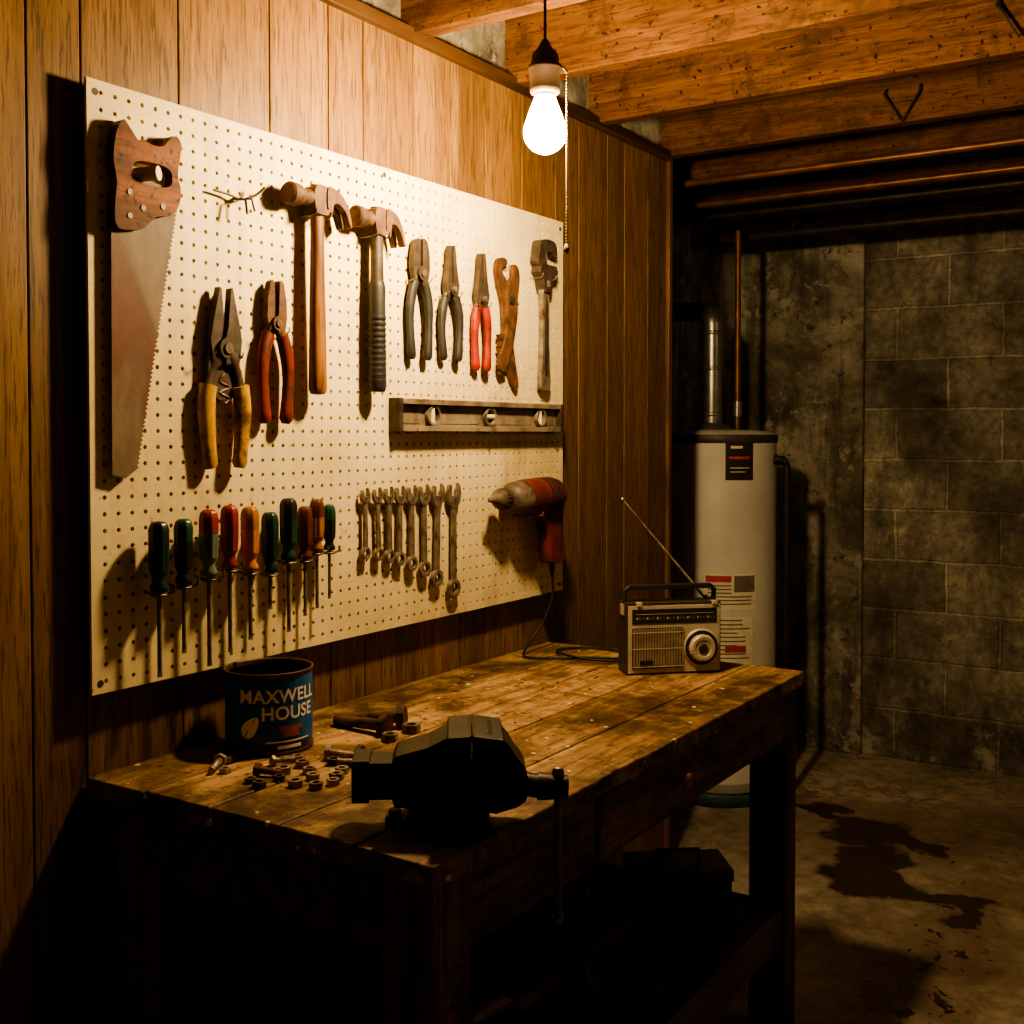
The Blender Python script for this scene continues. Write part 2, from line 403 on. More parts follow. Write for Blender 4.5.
w.build(recenter=False, bevel=.0015)
w = MB('trim_top'); w.box((-.05, YN, 2.315), (-.012, 3.42, 2.345), M_trim); w.build(bevel=.003)
w = MB('trim_corner'); w.box((-.06, 3.405, 0), (-.018, 3.43, 2.345), M_trimZ); w.build(bevel=.003)
w = MB('ceiling')
yy = -.6
while yy < XR:
    w.tint = random.random(); w.box((yy, YN, ZC), (yy+.136, YB, ZC+.03), M_sub); yy += .14
w.build(recenter=False)
w = MB('ceiling_joists')
for y in (-.95,-.5,-.08,.34,.76,1.19,1.62,2.05,2.48,2.92,3.40,3.85,4.30,4.74):
    w.tint = random.random(); w.box((-.35 if y < 3.38 else -.44, y, 2.33), (XR, y+.045, ZC-.002), M_joist)
w.build(recenter=False, bevel=.003)
w = MB('wire_joist_hangers')
for (x, y, z) in ((.72, 3.392, 2.33), (1.11, 2.912, 2.36)):
    w.tube([(x-.045, y, z+.10), (x-.05, y-.004, z+.085), (x, y-.006, z), (x+.05, y-.004, z+.08), (x+.05, y, z+.10)], .004, M_pipe, 8)
w.build()
w = MB('ceiling_pipes')
w.cyl((-.44, 4.22, 2.285), (XR, 4.22, 2.285), .014, M_pipe)
w.cyl((-.44, 4.55, 2.25), (XR, 4.55, 2.25), .024, M_pipe)
w.cyl((-.44, 4.66, 2.29), (XR, 4.66, 2.29), .014, M_pipe)
w.cyl((-.44, 3.70, 2.305), (XR, 3.70, 2.305), .012, M_copper)
w.cyl((-.44, 3.98, 2.285), (XR, 3.98, 2.285), .012, M_copper)
w.cyl((1.15, 3.70, 2.305), (1.19, 3.70, 2.305), .016, M_copper); w.cyl((.45, 3.98, 2.285), (.49, 3.98, 2.285), .016, M_copper)
for x in (.0, 1.0, 2.0):
    w.tube([(x,4.55,2.33),(x,4.52,2.25),(x,4.55,2.225),(x,4.58,2.25),(x,4.55,2.33)], .003, M_pipe, 6)
w.build()

# ------------------------------------------------------------------ pegboard
PY0, PY1, PZ0, PZ1 = 1.179, 2.691, 1.003, 2.005
w = MB('pegboard')
sp = .0275; ny, nz = 54, 36; ay = (PY1-PY0-ny*sp)/2; az = (PZ1-PZ0-nz*sp)/2; hr = .0041
Y0, Z0 = PY0+ay, PZ0+az
vs = []; fs = []
for i in range(ny):
    for j in range(nz):
        cy, cz = Y0+(i+.5)*sp, Z0+(j+.5)*sp; b = len(vs)
        for k in range(8):
            a = k*math.pi/4; q = sp/2; m = max(abs(math.cos(a)), abs(math.sin(a)))
            vs.append((0, cy+q*math.cos(a)/m, cz+q*math.sin(a)/m))
        for k in range(8): a = k*math.pi/4; vs.append((0, cy+hr*math.cos(a), cz+hr*math.sin(a)))
        for k in range(8): a = k*math.pi/4; vs.append((-.006, cy+hr*math.cos(a), cz+hr*math.sin(a)))
        for k in range(8):
            l = (k+1) % 8
            fs += [(b+k, b+l, b+8+l, b+8+k), (b+8+k, b+8+l, b+16+l, b+16+k)]
w.add(vs, fs, M_peg)
Y1, Z1 = Y0+ny*sp, Z0+nz*sp
def yz(a, b, c, d, x=0): w.add([(x,a,c),(x,b,c),(x,b,d),(x,a,d)], [(0,1,2,3)], M_peg)
yz(PY0, PY1, PZ0, Z0); yz(PY0, PY1, Z1, PZ1); yz(PY0, Y0, Z0, Z1); yz(Y1, PY1, Z0, Z1)
for (a, b) in (((PY0,PZ0),(PY1,PZ0)), ((PY1,PZ0),(PY1,PZ1)), ((PY1,PZ1),(PY0,PZ1)), ((PY0,PZ1),(PY0,PZ0))):
    w.add([(0,*a),(0,*b),(-.006,*b),(-.006,*a)], [(0,1,2,3)], M_peg)
for y in (1.25, 1.93, 2.62): w.box((-.0295, y-.012, 1.03), (-.0065, y+.012, 1.98), M_groove)
for (y, z) in ((1.195,1.985),(2.675,1.985),(1.195,1.02),(2.675,1.02),(1.93,1.99)):
    w.cyl((0,y,z),(.0006,y,z),.006,M_dsteel,n=12)
w.build(recenter=False)

def hook(w, y, z, L=.03, r=.0016, x0=.0012):
    w.tube([(x0,y,z),(L*.7,y,z),(L,y,z+.003),(L+.002,y,z+.012)], r, M_steel, 6)

# hand saw -----------------------------------------------------------
w = MB('hand_saw'); w.T = TB
L = [(1.213, 1.80), (1.211, 1.362), (1.238, 1.356)]
nt_ = 62
for i in range(nt_+1):
    f = i/nt_; y = 1.260+(1.352-1.260)*f; z = 1.370+(1.842-1.370)*f
    L.append((y, z)); 
    if i < nt_: L.append((y+.0058, z+.004))
L += [(1.345, 1.85), (1.28, 1.86), (1.22, 1.84)]
w.prism(L, .012, .0135, M_saw)
def U(a, b): return (1.214+(a-113)*.00208, 1.418+(434-b)*.0017)
out = [U(*q) for q in [(114,228),(113,205),(115,185),(112,165),(113,148),(117,130),(123,123),(128,130),(131,142),(140,138),(152,141),(163,138),(169,128),(176,126),(180,134),(178,150),(176,165),(179,180),(176,198),(166,208),(152,212),(142,224),(128,229)]]
out = smooth2(out, 3)
cx, cy = U(150, 170)
oo = []; ii = []
for k in range(72):
    a = 2*math.pi*k/72; oo.append(raypoly(out, cx, cy, a)); 
    ca, sa = math.cos(a), math.sin(a); rr = 1/((abs(ca)/.041)**3+(abs(sa)/.019)**3)**(1/3)
    ii.append((cx+ca*rr, cy+sa*rr))
w.ring(oo, ii, .003, .023, M_swood)
w.T = Matrix.Identity(4)
for (a, b) in ((127,215),(140,205),(160,200),(127,192)):
    y, z = U(a, b); w.cyl((.003,y,z),(.0245,y,z),.005,M_alu,n=14)
w.build(bevel=.003)
y, z = U(152, 171)
w = MB('peg_dowel'); w.cyl((.0012,y-.022,z),(.038,y-.004,z+.002),.012,M_cream,n=16); w.build(bevel=.001)

# empty wire hooks ------------------------------------------------------
w = MB('pegboard_hook')
y, z = 1.490, 1.862
w.tube(smoothpath([(.012,y-.055,z+.006),(.012,y-.02,z+.004),(.014,y+.01,z+.0),(.02,y+.04,z+.012),(.028,y+.055,z+.028)],4), .0025, M_dsteel, 8)
w.tube([(.0012,y+.005,z+.002),(.014,y+.005,z),(.03,y+.005,z-.004),(.034,y+.005,z-.03)], .0025, M_dsteel, 8)
w.tube([(.0012,y+.02,z+.004),(.03,y+.02,z-.0),(.034,y+.024,z-.022)], .002, M_dsteel, 8)
w.build()

# hammers ---------------------------------------------------------------
def hammer(yc, zt, zb, mhead, mh, grip=None, k=1.0):
    w = MB('claw_hammer'); X = .030
    hz = zt-.030
    w.T = Matrix.Translation((X, yc, hz))
    w.cyl((0,-.083*k,.003),(0,-.078*k,.003),.019,mhead,.0225); w.cyl((0,-.078*k,.003),(0,-.056*k,.003),.0225,mhead,.0215)
    w.cyl((0,-.056*k,.003),(0,-.042*k,.003),.0215,mhead,.015); w.cyl((0,-.042*k,.003),(0,-.016,.003),.015,mhead,.018)
    w.T = Matrix.Translation((X, yc, hz)) @ TB
    w.prism(smooth2([(-.024,.016),(-.012,.028),(.016,.028),(.028,.022),(.030,-.010),(.020,-.026),(-.014,-.028),(-.022,-.014)],2), -.017, .017, mhead)
    claw = smooth2([(.012,.026),(.036,.026),(.058,.014),(.074,-.010),(.082,-.040),(.077,-.041),(.066,-.018),(.050,-.004),(.032,-.002),(.012,-.016)], 3)
    claw = [(a*k, b) for a, b in claw]
    w.prism(claw, -.020, -.003, mhead); w.prism(claw, .003, .020, mhead)
    w.T = Matrix.Translation((X, yc, 0))
    Lh = hz - zb
    prof = [(.0, zb), (.016, zb+.002), (.0205, zb+.012), (.0195, zb+.05), (.0185, zb+Lh*.35), (.0165, zb+Lh*.6), (.0150, zb+Lh*.82), (.0155, zb+Lh*.93), (.0155, hz+.031)]
    w.lathe(prof, mh, 20, sx=.8)
    if grip:
        g = [(.0, zb-.001), (.017, zb), (.0205, zb+.010), (.0198, zb+.05), (.0185, zb+Lh*.40), (.0188, zb+Lh*.62), (.0165, zb+Lh*.65), (.0145, zb+Lh*.655)]
        w.lathe(g, grip, 20, sx=.9)
        for q in range(12):
            zz = zb+.02+q*.012; w.lathe([(.0200, zz), (.0205, zz+.002), (.0205, zz+.005), (.0200, zz+.007)], grip, 20, sx=.9)
    w.T = Matrix.Identity(4)
    for s_ in (-.021, .021): hook(w, yc+s_, hz-.032, .048, .0022)
    return w.build(bevel=.002)
hammer(1.685, 1.918, 1.507, M_rust, M_hwood, None, 1.0)
hammer(1.868, 1.905, 1.519, M_rust, M_dsteel, M_black, .88)

# pliers -----------------------------------------------------------------
def pliers(name, yc, zt, zp, zb, wd, jaw_w, mjaw, mgrip, nose='slip', gr=.0075, gripstart=.25, openj=.0):
    w = MB(name); X = .018
    for s_ in (-1, 1):
        xo = .003*s_
        w.T = Matrix.Translation((X+xo, yc, 0)) @ TB
        jl = zt-zp
        if nose == 'needle':
            pl = [(0, zp-.016), (s_*jaw_w*.9, zp-.012), (s_*jaw_w*1.1, zp+.010), (s_*jaw_w*.72, zp+jl*.4), (s_*.005+s_*openj, zt), (s_*.0006+s_*openj, zt), (s_*.0006, zp+jl*.3), (0, zp+.01)]
        elif nose == 'snip':
            pl = [(-s_*.004, zp-.03), (s_*jaw_w, zp-.024), (s_*jaw_w*1.2, zp+.015), (s_*jaw_w*1.0, zp+jl*.4), (s_*(.008+openj), zt), (s_*(.003+openj), zt-.002), (s_*.001, zp+jl*.35), (-s_*.004, zp+.02)]
        else:
            pl = [(0, zp-.018), (s_*jaw_w*.85, zp-.016), (s_*jaw_w*1.1, zp+.010), (s_*jaw_w*1.05, zp+jl*.5), (s_*jaw_w*.72, zt-.006), (s_*(.006+openj), zt), (s_*(.0008+openj), zt-.002), (s_*.0008, zp+.02), (0, zp+.01)]
        w.prism(pl, -.007, .007, mjaw)
        w.T = Matrix.Identity(4)
        Lh = zp-zb; we = wd/2-gr
        pts = smoothpath([(X+xo, yc-s_*.004, zp+.006), (X+xo, yc+s_*we*.62, zp-Lh*.16), (X+xo, yc+s_*we, zp-Lh*.42), (X+xo, yc+s_*we*.98, zp-Lh*.70), (X+xo, yc+s_*we*.80, zb)], 5)
        k = len(pts); w.tube(pts, [gr*.95 if i < 5 else gr*.6 for i in range(k)], mjaw, 10, flat=.6, ref=(1,0,0))
        g0 = int(k*gripstart); gp = pts[g0:]
        rr = [gr*(1.1 if i == 0 else (1.0 + .10*math.sin(i*.5))) for i in range(len(gp))]; rr[-1] = gr*.65
        w.tube(gp, rr, mgrip, 12, flat=.75, ref=(1,0,0))
    w.cyl((X-.010, yc, zp), (X+.011, yc, zp), jaw_w*.66, mjaw, n=18); w.cyl((X+.010, yc, zp), (X+.014, yc, zp), jaw_w*.34, M_steel, n=12)
    for s_ in (-1, 1): hook(w, yc+s_*(jaw_w+.004), zp-.018, .030)
    return w, X
def fin(p): return p[0].build(bevel=.0015)
P_ = pliers('tin_snips', 1.452, 1.695, 1.585, 1.368, .112, .029, M_dsteel, M_yel, 'snip', .0165, .40, .005)
P_[0].tube(smoothpath([(.018,1.452,1.54),(.018,1.440,1.525),(.018,1.464,1.515),(.018,1.440,1.505),(.018,1.464,1.495),(.018,1.452,1.485)],3), .0025, M_steel, 6)
P_[0].T = Matrix.Translation((.012,1.452,0)) @ TB; P_[0].prism([(-.034,1.60),(.034,1.60),(.040,1.51),(.012,1.49),(-.012,1.49),(-.040,1.51)], 0, .006, M_dsteel); P_[0].T = Matrix.Identity(4)
fin(P_)
fin(pliers('slip_joint_pliers', 1.580, 1.722, 1.640, 1.450, .088, .021, M_rust, M_dred, 'slip', .0135, .20, .003))
fin(pliers('slip_joint_pliers', 2.030, 1.866, 1.788, 1.596, .084, .024, M_dsteel, M_grey, 'slip', .0115, .22))
fin(pliers('needle_nose_pliers', 2.148, 1.866, 1.765, 1.600, .084, .020, M_dsteel, M_grey, 'needle', .0115, .22))
fin(pliers('needle_nose_pliers', 2.272, 1.864, 1.755, 1.582, .070, .020, M_dsteel, M_red, 'needle', .0125, .22))
w = MB('water_pump_pliers'); w.T = Matrix.Translation((.014, 2.392, 0)) @ TB @ Matrix.Diagonal((1.15,1,1,1))
w.prism(smooth2([(-.035,1.862),(-.008,1.868),(.002,1.856),(-.008,1.848),(-.020,1.842),(-.014,1.825),(.010,1.80),(.020,1.76),(.020,1.68),(.036,1.60),(.046,1.552),(.030,1.546),(.006,1.59),(-.012,1.66),(-.018,1.75),(-.034,1.80),(-.042,1.835)],3), -.009, .001, M_rust)
w.prism(smooth2([(.010,1.852),(.028,1.85),(.036,1.82),(.030,1.78),(.026,1.72),(.010,1.655),(-.014,1.60),(-.030,1.582),(-.044,1.60),(-.034,1.635),(-.020,1.67),(-.012,1.72),(-.012,1.78),(-.004,1.81),(.008,1.825)],3), .001, .012, M_rust)
for k in range(6): w.prism([(-.040+k*.001,1.675-k*.017),(-.012,1.682-k*.017),(-.010,1.670-k*.017),(-.034,1.662-k*.017)], -.004, .008, M_rust)
w.T = Matrix.Identity(4); w.cyl((.004,2.395,1.765),(.030,2.395,1.765),.012,M_dsteel,n=14); hook(w, 2.375, 1.835, .03); hook(w, 2.42, 1.75, .03)
w.build(bevel=.002)
w = MB('pipe_wrench'); w.T = Matrix.Translation((.018, 2.562, 0)) @ TB @ Matrix.Diagonal((1.12,1,1,1))
w.prism(smooth2([(-.038,1.900),(-.030,1.930),(.000,1.938),(.034,1.932),(.040,1.905),(.030,1.898),(.018,1.906),(-.006,1.905),(-.012,1.890),(-.008,1.872),(-.026,1.862),(-.042,1.876)],3), -.014, .014, M_dsteel)
w.prism([(-.032,1.872),(.036,1.872),(.044,1.858),(.036,1.845),(.018,1.838),(.012,1.80),(-.012,1.80),(-.022,1.835),(-.036,1.85)], -.015, .015, M_dsteel)
w.prism([(-.012,1.905),(.004,1.905),(.006,1.79),(-.014,1.79)], -.008, .008, M_steel)
w.prism(smooth2([(-.013,1.815),(.013,1.815),(.013,1.74),(.015,1.66),(.020,1.57),(.015,1.546),(-.015,1.546),(-.020,1.57),(-.015,1.66),(-.013,1.74)],3), -.007, .007, M_steel)
w.prism(smooth2([(-.006,1.77),(.006,1.77),(.008,1.60),(-.008,1.60)],3), .0075, .009, M_dsteel)
w.T = Matrix.Translation((.018,2.562,1.822)); w.lathe([(.013,-.011),(.018,-.008),(.018,.008),(.013,.011)], M_steel, 20, flute=.12, nf=10)
w.T = Matrix.Identity(4)
for s_ in (-.032,.032): hook(w, 2.562+s_, 1.835, .034)
w.build(bevel=.002)

# spirit level -------------------------------------------------------------
w = MB('spirit_level'); ly0, ly1, lz0, lz1 = 1.945, 2.640, 1.437, 1.507
w.box((.004, ly0, lz0), (.014, ly1, lz1), M_lev)
w.box((.0015, ly0, lz0-.001), (.030, ly1, lz0+.011), M_lev); w.box((.0015, ly0, lz1-.011), (.030, ly1, lz1+.001), M_lev)
w.box((.0015, ly0-.004, lz0-.002), (.031, ly0+.010, lz1+.002), M_dsteel); w.box((.0015, ly1-.010, lz0-.002), (.031, ly1+.004, lz1+.002), M_dsteel)
M_vial = pm('vial_fluid', (.62,.58,.34), (.5,.45,.24), 10, .15)
for i, y in enumerate((2.075, 2.305, 2.54)):
    zc = (lz0+lz1)/2
    w.T = Matrix.Translation((0, y, zc)) @ TB
    C1 = [(.024*math.cos(2*math.pi*k/24), .024*math.sin(2*math.pi*k/24)) for k in range(24)]; C2 = [(a*.78, b*.78) for a, b in C1]
    w.ring(C1, C2, .010, .026, M_alu); w.prism(C2, .010, .0145, M_black); w.T = Matrix.Identity(4)
    if i == 1: w.cyl((.019,y-.017,zc),(.019,y+.017,zc),.006,M_vial,n=12)
    else: w.cyl((.019,y,zc-.017),(.019,y,zc+.017),.006,M_vial,n=12)
for (a, b) in ((1.965,2.035),(2.115,2.265),(2.345,2.50),(2.58,2.62)):
    w.box((.0139,a,lz0+.016),(.0152,b,lz1-.016),M_lev)
for y in (2.0, 2.3, 2.6): hook(w, y, lz0-.004, .034)
w.build(bevel=.001)

# combination wrenches --------------------------------------------------------
wr = [(1.848,1.165,.62),(1.888,1.158,.68),(1.927,1.150,.74),(1.966,1.140,.80),(2.008,1.124,.88),(2.052,1.106,.96),(2.105,1.078,1.08),(2.166,1.045,1.22)]
for i, (y, zb, s_) in enumerate(wr):
    w = MB('combination_wrench'); zt = 1.312; X = .012
    tw = random.uniform(-.006, .006)
    def sh(P): return [(a + tw*(1.31-b)/.2, b) for a, b in P]
    w.T = Matrix.Translation((X, y, 0)) @ TB
    jw = .019*s_+.002; sw = .0062*s_+.0014
    head = [(-sw, zt-.045*s_), (-jw, zt-.030*s_), (-jw*1.05, zt-.012*s_), (-jw*.75, zt), (-jw*.45, zt-.002), (-jw*.42, zt-.022*s_), (jw*.42, zt-.022*s_), (jw*.55, zt+.004), (jw*.9, zt-.004), (jw*1.05, zt-.018*s_), (jw*.9, zt-.034*s_), (sw, zt-.045*s_)]
    w.prism(sh(head), -.004, .004, M_steel)
    ro = .016*s_+.003; zc = zb+ro
    w.prism(sh([(-sw, zt-.044*s_), (sw, zt-.044*s_), (sw*1.1, zc+ro*.8), (-sw*1.1, zc+ro*.8)]), -.0028, .0028, M_steel)
    O = [(ro*math.cos(2*math.pi*k/24), zc+ro*math.sin(2*math.pi*k/24)) for k in range(24)]
    I = [(ro*.55*math.cos(2*math.pi*k/24)*(1+.06*(k%2)), zc+ro*.55*math.sin(2*math.pi*k/24)*(1+.06*(k%2))) for k in range(24)]
    w.ring(sh(O), sh(I), -.005, .005, M_steel)
    w.T = Matrix.Identity(4); hook(w, y, zt-.024*s_-.004, .022, .0015)
    w.build(bevel=.0008)

# screwdrivers ---------------------------------------------------------------
cols = {'g': ((.012,.045,.03),(.008,.03,.02)), 'k': ((.012,.018,.016),(.02,.02,.02)), 'c': ((.17,.20,.15),(.08,.12,.10)), 'r': ((.26,.035,.018),(.16,.018,.01)),
        'o': ((.56,.22,.025),(.40,.13,.015)), 'b': ((.13,.04,.02),(.07,.02,.01)), 'G': ((.018,.07,.035),(.01,.045,.022)), 'y': ((.36,.17,.035),(.24,.09,.016))}
MC = {k: pm('screwdriver_handle_'+n_, *cols[k], 30, .3, 0, .03) for k, n_ in zip(cols, ('dkgreen','black','clear','red','amber','brown','green','honey'))}
sd = [(1.288,1.283,1.018,'g','k',1.1),(1.341,1.284,1.050,'k','G',1.05),(1.398,1.297,1.018,'c','r',1.1),(1.447,1.302,1.035,'r','r',1.05),(1.497,1.297,1.050,'o','y',1.1),
      (1.548,1.284,1.100,'g','g',1.05),(1.597,1.308,1.050,'G','k',1.1),(1.642,1.290,1.075,'b','b',.95),(1.676,1.302,1.085,'y','b',.95),(1.712,1.290,1.10,'k','G',.85)]
hold = MB('screwdriver_holder')
for (y, zt, zb, c1, c2, s_) in sd:
    w = MB('screwdriver'); X = .034
    w.T = Matrix.Translation((X, y, 0))
    r = .0165*s_; h = .108*s_; zh = zt-h
    w.lathe([(0,zt),(r*.55,zt-.001),(r*.85,zt-.006),(r,zt-.016),(r,zt-h*.35)], MC[c2], 32, flute=.10, nf=8)
    w.lathe([(r,zt-h*.35),(r*.98,zt-h*.6),(r*.9,zt-h*.72)], MC[c1], 32, flute=.14, nf=8)
    w.lathe([(r*.9,zt-h*.72),(r*.62,zt-h*.80),(r*.60,zt-h*.86),(r*.85,zt-h*.93),(r*.8,zh),(.004,zh-.001)], MC[c1], 32)
    w.cyl((0,0,zh+.002),(0,0,zh-.010),.006*s_,M_steel,.0045*s_); w.cyl((0,0,zh),(0,0,zb+.012),.0036*s_,M_steel,n=12)
    w.T = w.T @ Matrix.Translation((0,0,zb)) ; w.T = w.T @ TB
    w.prism([(-.0034*s_,.013),(.0034*s_,.013),(.0045*s_,.004),(.004*s_,0),(-.004*s_,0),(-.0045*s_,.004)], -.001, .001, M_steel)
    w.build(bevel=0)
    rz = zh-.006; rr = .0095*s_+.002
    hold.tube([(X+rr*math.cos(k*math.pi/8), y+rr*math.sin(k*math.pi/8), rz) for k in range(16)], .0024, M_steel, 6, closed=True)
    hold.tube([(.0012,y-.004,rz+.004),(.010,y-.004,rz+.002),(X-rr,y,rz)], .0024, M_steel, 6)
    hold.tube([(X+rr*.7,y+rr*.7,rz),(X+rr*1.2,y+rr*1.5,rz+.004),(X+rr*1.3,y+rr*1.6,rz+.014)], .0024, M_steel, 6)
hold.build()

# power drill ---------------------------------------------------------------
M_drill = pm('drill_red_paint', (.16,.022,.010), (.08,.013,.007), 20, .5, .1, .05, grime=((.05,.02,.012), .52))
w = MB('power_drill'); X = .052; zc = 1.272
w.T = Matrix.Translation((X, 0, zc)) @ Matrix.Rotation(-math.pi/2, 4, 'X')
w.lathe([(0,2.255),(.006,2.257),(.009,2.272),(.018,2.290),(.024,2.298),(.026,2.326),(.022,2.334),(.015,2.336),(.015,2.344),(.018,2.346)], M_chuck, 28)
w.lathe([(.0255,2.302),(.0272,2.304),(.0272,2.324),(.0255,2.326)], M_dsteel, 36, flute=.10, nf=18)
w.lathe([(.018,2.342),(.026,2.346),(.040,2.362),(.042,2.405)], M_chuck, 32)
w.lathe([(.042,2.400),(.0445,2.405),(.046,2.45),(.046,2.53),(.042,2.555),(.030,2.572),(0,2.576)], M_drill, 32)
for k in range(4): w.lathe([(.046,2.475+k*.016),(.0468,2.477+k*.016),(.0468,2.483+k*.016),(.046,2.485+k*.016)], M_black, 32)
w.T = Matrix.Translation((X,-.005,0)) @ TB
w.prism(smooth2([(2.475,1.245),(2.565,1.255),(2.578,1.22),(2.574,1.17),(2.584,1.115),(2.574,1.095),(2.528,1.095),(2.518,1.115),(2.512,1.165),(2.500,1.20),(2.485,1.22)],3), -.020, .020, M_drill)
w.prism(smooth2([(2.492,1.215),(2.512,1.220),(2.516,1.175),(2.504,1.17),(2.496,1.19)],3), -.008, .008, M_black)
w.T = Matrix.Identity(4)
w.cyl((X,2.548,1.100),(X,2.548,1.060),.009,M_black,.005)
cord = smoothpath([(X,2.548,1.065),(.048,2.555,1.0),(.03,2.53,.93),(.02,2.48,.885),(.05,2.42,.869),(.12,2.44,.869),(.20,2.50,.869),(.26,2.53,.869),(.24,2.60,.869),(.14,2.62,.869),(.08,2.57,.869),(.10,2.50,.872),(.22,2.46,.872),(.34,2.54,.869)], 7)
w.tube(cord, .0034, M_black, 8)
hook(w, 2.44, zc-.049, .09, .003); hook(w, 2.55, zc-.05, .02, .003)
w.build(bevel=.003)

# ------------------------------------------------------------------ workbench
BT = .864
w = MB('workbench')
def plank(x0, x1, y0, y1, z0, z1, mat):
    n = 60; vs = []
    for i in range(n+1):
        y = y0+(y1-y0)*i/n
        a = x0+random.uniform(0,.0008); b = x1-random.uniform(0,.0008); c = random.uniform(0,.001)
        if x1 > .69:
            b = x1-abs(random.gauss(0,.002))
            if random.random() < .12: b -= random.uniform(.003,.009); c += .003
        vs += [(a,y,z0),(b+(.0008 if x1>.69 else 0),y,z0),(b,y,z1-c),(a,y,z1-random.uniform(0,.0008))]
    fs = []
    for i in range(n):
        for k in range(4): fs.append((4*i+k, 4*i+(k+1)%4, 4*i+4+(k+1)%4, 4*i+4+k))
    fs += [(0,1,2,3),(4*n,4*n+1,4*n+2,4*n+3)]
    w.add(vs, fs, mat)
xs = [-.026,.115,.262,.405,.552,.694]
for i in range(5):
    w.tint = random.uniform(.2,.9)
    plank(xs[i]+.0012, xs[i+1]-.0012, 1.188+random.uniform(-.005,.004), 2.658+random.uniform(-.005,.004), BT-.032, BT, M_bench)
w.tint = .5
w.box((.645,1.212,.71),(.672,2.640,BT-.033),M_benchf); w.box((.0,1.212,.72),(.02,2.64,BT-.033),M_benchf)
w.tint = .4
w.box((.02,1.214,.715),(.645,1.236,BT-.033),M_benchf); w.box((.02,2.616,.715),(.645,2.64,BT-.033),M_benchf)
for (x0,x1) in ((.02,.09),(.585,.676)):
    for (y0,y1) in ((1.205,1.290),(2.575,2.645)):
        w.tint = random.random(); w.box((x0,y0,0),(x1,y1,BT-.033),M_benchl)
w.tint = .8; w.box((.672,1.66,.722),(.682,2.24,.826),M_benchf)
w.T = Matrix.Translation((.682,1.955,.782)) @ Matrix.Rotation(math.pi/2,4,'Y'); w.lathe([(.008,0),(.007,.008),(.014,.016),(.016,.022),(.012,.028),(0,.030)], M_hwood, 20); w.T = Matrix.Identity(4)
w.tint = .5
w.box((.648,1.29,.225),(.670,2.575,.318),M_benchf); w.box((.03,1.29,.225),(.05,2.575,.318),M_benchf)
w.box((.09,1.215,.225),(.585,1.24,.30),M_benchf); w.box((.09,2.60,.225),(.585,2.625,.30),M_benchf)
for i in range(4):
    w.tint = random.random(); w.box((.052+i*.149,1.24,.296),(.052+i*.149+.146,2.60,.317),M_benchf)
w.build(recenter=False, bevel=.003)

w = MB('toolbox'); w.box((-.11,-.065,0),(.11,.065,.10),M_iron); w.box((-.114,-.069,.10),(.114,.069,.125),M_iron)
w.tube([(-.05,0,.125),(-.05,0,.15),(.05,0,.15),(.05,0,.125)], .006, M_dsteel, 8); w.box((-.02,-.073,.085),(.02,-.066,.115),M_dsteel)
w.build(loc=(.48,2.40,.318), rot=(0,0,R(38)), bevel=.004)
w = MB('paint_can'); w.lathe([(.07,0),(.072,.004),(.07,.008),(.07,.135),(.073,.139),(.073,.145),(.064,.145),(.062,.139),(0,.139)], M_dsteel, 32)
w.build(loc=(.36,2.05,.318))
w = MB('scrap_lumber'); w.box((-.2,-.04,0),(.2,.04,.035),M_benchf); w.build(loc=(.33,1.62,.318), rot=(0,0,R(70)), bevel=.003)
w = MB('oil_can'); w.lathe([(.045,0),(.046,.004),(.045,.06),(.02,.09),(.008,.10),(.005,.16),(.003,.19),(0,.19)], M_dsteel, 24); w.build(loc=(.52,1.88,.318))

# coffee can ------------------------------------------------------------------
M_cblue = pm('can_blue_label', (.012,.11,.28), (.008,.075,.21), 18, .38, 0, .05, grime=((.02,.05,.10), .62))
M_cdark = pm('can_dark_band', (.012,.03,.07), (.01,.02,.04), 18, .4)
M_cwhite = pm('can_white_print', (.88,.83,.72), (.80,.73,.60), 20, .5)
M_cred = pm('can_brown_print', (.34,.10,.035), (.22,.06,.02), 20, .5)
M_crust = pm('can_rim_rust', (.13,.075,.042), (.06,.036,.022), 30, .5, .6)
w = MB('coffee_can'); r = .078; H = .145; NC = 112
w.lathe([(.0,.003),(r-.003,.003),(r-.001,0),(r+.0015,.001),(r+.0015,.005),(r,.007)], M_crust, NC)
w.lathe([(r,.007),(r,.020)], M_cdark, NC); w.lathe([(r,.020),(r,H-.010)], M_cblue, NC)
w.lathe([(r,H-.010),(r,H-.005),(r+.002,H-.003),(r+.002,H),(r-.0015,H),(r-.002,H-.004),(r-.002,.006),(0,.006)], M_crust, NC)
def wrap_text(w, body, size, ang, z, mat, r):
    cu = bpy.data.curves.new('tmp','FONT'); cu.body = body; cu.size = size; cu.align_x = 'CENTER'; cu.offset = size*.012; cu.space_character = 1.04
    o = bpy.data.objects.new('tmp', cu); scn.collection.objects.link(o)
    bpy.context.view_layer.update()
    me = bpy.data.meshes.new_from_object(o.evaluated_get(bpy.context.evaluated_depsgraph_get()))
    bm = bmesh.new(); bm.from_mesh(me)
    # slice the glyphs into narrow vertical strips so they follow the curve of the tin
    k = -30
    while k <= 30:
        bmesh.ops.bisect_plane(bm, geom=bm.verts[:]+bm.edges[:]+bm.faces[:], plane_co=(k*.0035,0,0), plane_no=(1,0,0)); k += 1
    bm.verts.index_update()
    vs = []
    for v in bm.verts:
        a = ang + v.co.x / r; vs.append((r*math.cos(a), r*math.sin(a), z+v.co.y))
    w.add(vs, [tuple(v.index for v in f.verts) for f in bm.faces], mat); bm.free()
    bpy.data.objects.remove(o); bpy.data.meshes.remove(me)
